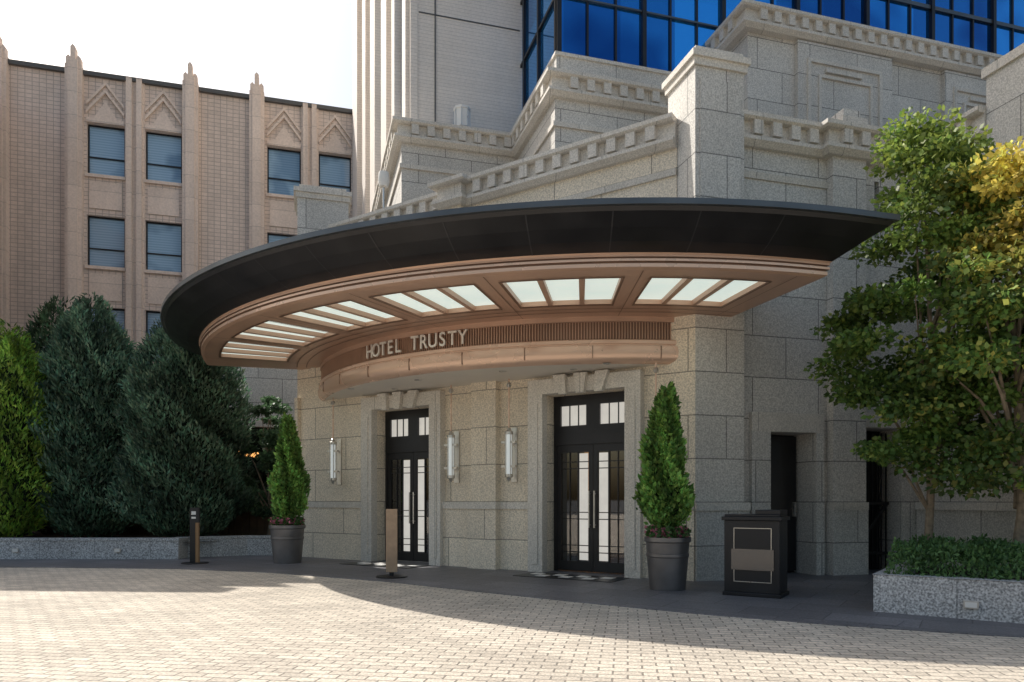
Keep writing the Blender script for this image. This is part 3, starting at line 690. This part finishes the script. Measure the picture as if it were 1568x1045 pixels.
def fx(p):  # sunlight on the crown's upper right is put into leaf colour as yellow
    k=np.clip((p[:,2]-3.6)/1.0,0,1)*np.clip((p[:,0]-5.1)/.8,0,1)*.85; k=np.clip(k+rng.normal(0,.25,len(p)),0,1)[:,None]
    return np.array([[.13,.235,.055]])*(1-k)+np.array([[.72,.56,.12]])*k
def fy(p):
    k=np.clip(rng.normal(.08,.2,len(p))+np.clip((p[:,2]-4.0)/5,0,.35),0,1)[:,None]
    return np.array([[.11,.205,.05]])*(1-k)+np.array([[.38,.43,.08]])*k
broadleaf('maple_tree',6.3,9.0,.4,5.1,1.3,36000,fx,zc0=.22,leaf=.08,trunk=.075,clumps=95,lean=(.05,0),sq=.9)
broadleaf('maple_tree',5.75,9.95,.4,5.9,1.15,34000,fy,zc0=.24,leaf=.08,trunk=.06,clumps=90,lean=(.02,-.1),sq=.9)
broadleaf('maple_tree',7.9,8.9,.4,5.4,1.3,16000,fx,zc0=.2,leaf=.09,trunk=.07,clumps=50)
for (x,y,zt,R,rp,hp,ln) in ((-4.58,14.65,2.95,.36,.34,.78,.06),(2.24,10.35,2.86,.40,.315,.76,-.04)):
    E=empty('potted_conifer'); m=MB()
    m.lathe(x,y,[(0,.009),(rp*.80,.009),(rp*.82,.05),(rp*.93,hp*.62),(rp*.97,hp*.64),(rp*.97,hp*.69),(rp*.94,hp*.70),(rp*.98,hp*.9),(rp*1.06,hp*.92),(rp*1.06,hp),(rp*.96,hp),(rp*.94,hp-.06),(0,hp-.06)],'pot',40); m.build('pot',E,smooth=True)
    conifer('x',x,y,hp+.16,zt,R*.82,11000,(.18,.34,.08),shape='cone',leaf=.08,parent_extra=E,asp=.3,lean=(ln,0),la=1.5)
    k=900; th=rng.uniform(0,6.28,k); r=rp*.98*rng.uniform(.5,1,k)
    P=np.stack([x+r*np.cos(th),y+r*np.sin(th),hp+rng.uniform(-.02,.13,k)],1)
    C=np.where(rng.random((k,1))<.3,np.array([[.7,.22,.32]]),np.array([[.1,.2,.06]]))*rng.uniform(.6,1.4,(k,1))
    leaves('flowers',P,np.tile([[0,0,1.]],(k,1)),.06,.45,C,E,.9)
def stand(name,x,y,w,h,k,top=None):
    E=empty(name); m=MB(); p0=(x-w/2,y); p1=(x+w/2,y)
    m.lathe(x,y,[(0,.009),(.26,.009),(.26,.022),(.25,.028),(0,.03)],'black',28); m.build('base_plate',E)
    m=MB(); m.seg(p0,p1,0,w,-.03,.03,.09 if not top else .03,h,k); m.seg(p0,p1,w*.3,w*.7,-.02,.02,.02,.2,'black'); 
    if top:
        m.seg(p0,p1,-.004,w*.62,-.036,.036,.031,h+.004,'black'); m.seg(p0,p1,w*.62,w+.004,-.036,.036,h-.3,h+.004,'black'); m.seg(p0,p1,.03,w-.05,.036,.039,h-.14,h-.07,'white')
        m.seg(p0,p1,.03,w-.05,.036,.039,h-.22,h-.18,'white'); 
    m.build('sign_board',E,bevel=.004)
stand('sign_stand',-2.0,11.95,.185,1.14,'wood'); stand('sign_stand',-6.4,14.5,.17,1.13,'gold',top=True)
E=empty('reception_podium'); m=MB(); l0=(2.87,9.72); l1=(3.48,9.34); w=math.hypot(l1[0]-l0[0],l1[1]-l0[1])
m.seg(l0,l1,0,w,-.5,0,.06,1.02,'black'); m.seg(l0,l1,-.02,w+.02,-.52,.02,.009,.06,'black'); m.seg(l0,l1,-.03,w+.03,-.53,.03,1.02,1.07,'black')
m.segpoly(l0,l1,[(.0,1.07),(w,1.07),(w,1.10),(0,1.10)],-.5,-.02,'black'); m.seg(l0,l1,w*.55,w,-.5,-.05,1.10,1.16,'black')
m.build('cabinet',E,bevel=.006)
m=MB(); i0,i1=.13,w-.1
for (a_,b_,z0,z1) in ((i0,i0+.008,.2,.92),(i1-.008,i1,.2,.92),(i0,i1,.912,.92),(i0,i1,.2,.208)): m.seg(l0,l1,a_,b_,.0,.012,z0,z1,'steel')
m.seg(l0,l1,i0-.03,i1+.03,0,.02,.36,.64,'plate'); m.build('front_panel',E)
for d0,d1 in doors:
    E=empty('door_mat'); m=MB(); m.seg(B,A,d0-.12,d1+.12,.25,.95,.009,.018,'black'); m.build('rubber_mat',E)
    m=MB(); 
    for i in range(7):
        for j in range(2):
            if (i+j)%2==0: m.seg(B,A,d0+.0+i*.22,d0+.2+i*.22,.38+j*.22,.58+j*.22,.018,.022,'white')
    m.build('inlay',E)
m=MB(); m.prism([(3.1,7.75),(3.9,7.3),(4.15,7.6),(3.35,8.05)],.008,.013,'apron'); m.build('utility_cover')
# ------------------------------------------------------------ light / world / camera
tr=Vector((3.92,-3.0,-4.8)).normalized()
sl=bpy.data.lights.new('sun','SUN'); sl.energy=5.0; sl.angle=math.radians(.5); sl.color=(1,.955,.88)
so=bpy.data.objects.new('sun',sl); scene.collection.objects.link(so); so.rotation_euler=tr.to_track_quat('-Z','Y').to_euler(); so.location=(-20,15,25)
w=bpy.data.worlds.new('World'); scene.world=w; w.use_nodes=True; nt=w.node_tree
sk=nt.nodes.new('ShaderNodeTexSky'); sk.sky_type='NISHITA'; sk.sun_disc=False
sk.sun_elevation=math.asin(-tr.z); sk.sun_rotation=math.atan2(-tr.x,-tr.y)%(2*math.pi); sk.dust_density=4.5; sk.air_density=1.6; sk.ozone_density=2.0
bg=nt.nodes['Background']; bg.inputs[1].default_value=.15; nt.links.new(sk.outputs[0],bg.inputs[0])
cam=bpy.data.cameras.new('camera'); co=bpy.data.objects.new('camera',cam); scene.collection.objects.link(co)
co.location=(0,0,1.3); co.rotation_euler=(math.pi/2,0,0); cam.sensor_width=36; cam.lens=1100/1568*36; cam.shift_y=242.5/1568; cam.clip_end=2000; cam.clip_start=.05
scene.camera=co
scene.view_settings.view_transform='Standard'; scene.view_settings.look='None'; scene.view_settings.exposure=0
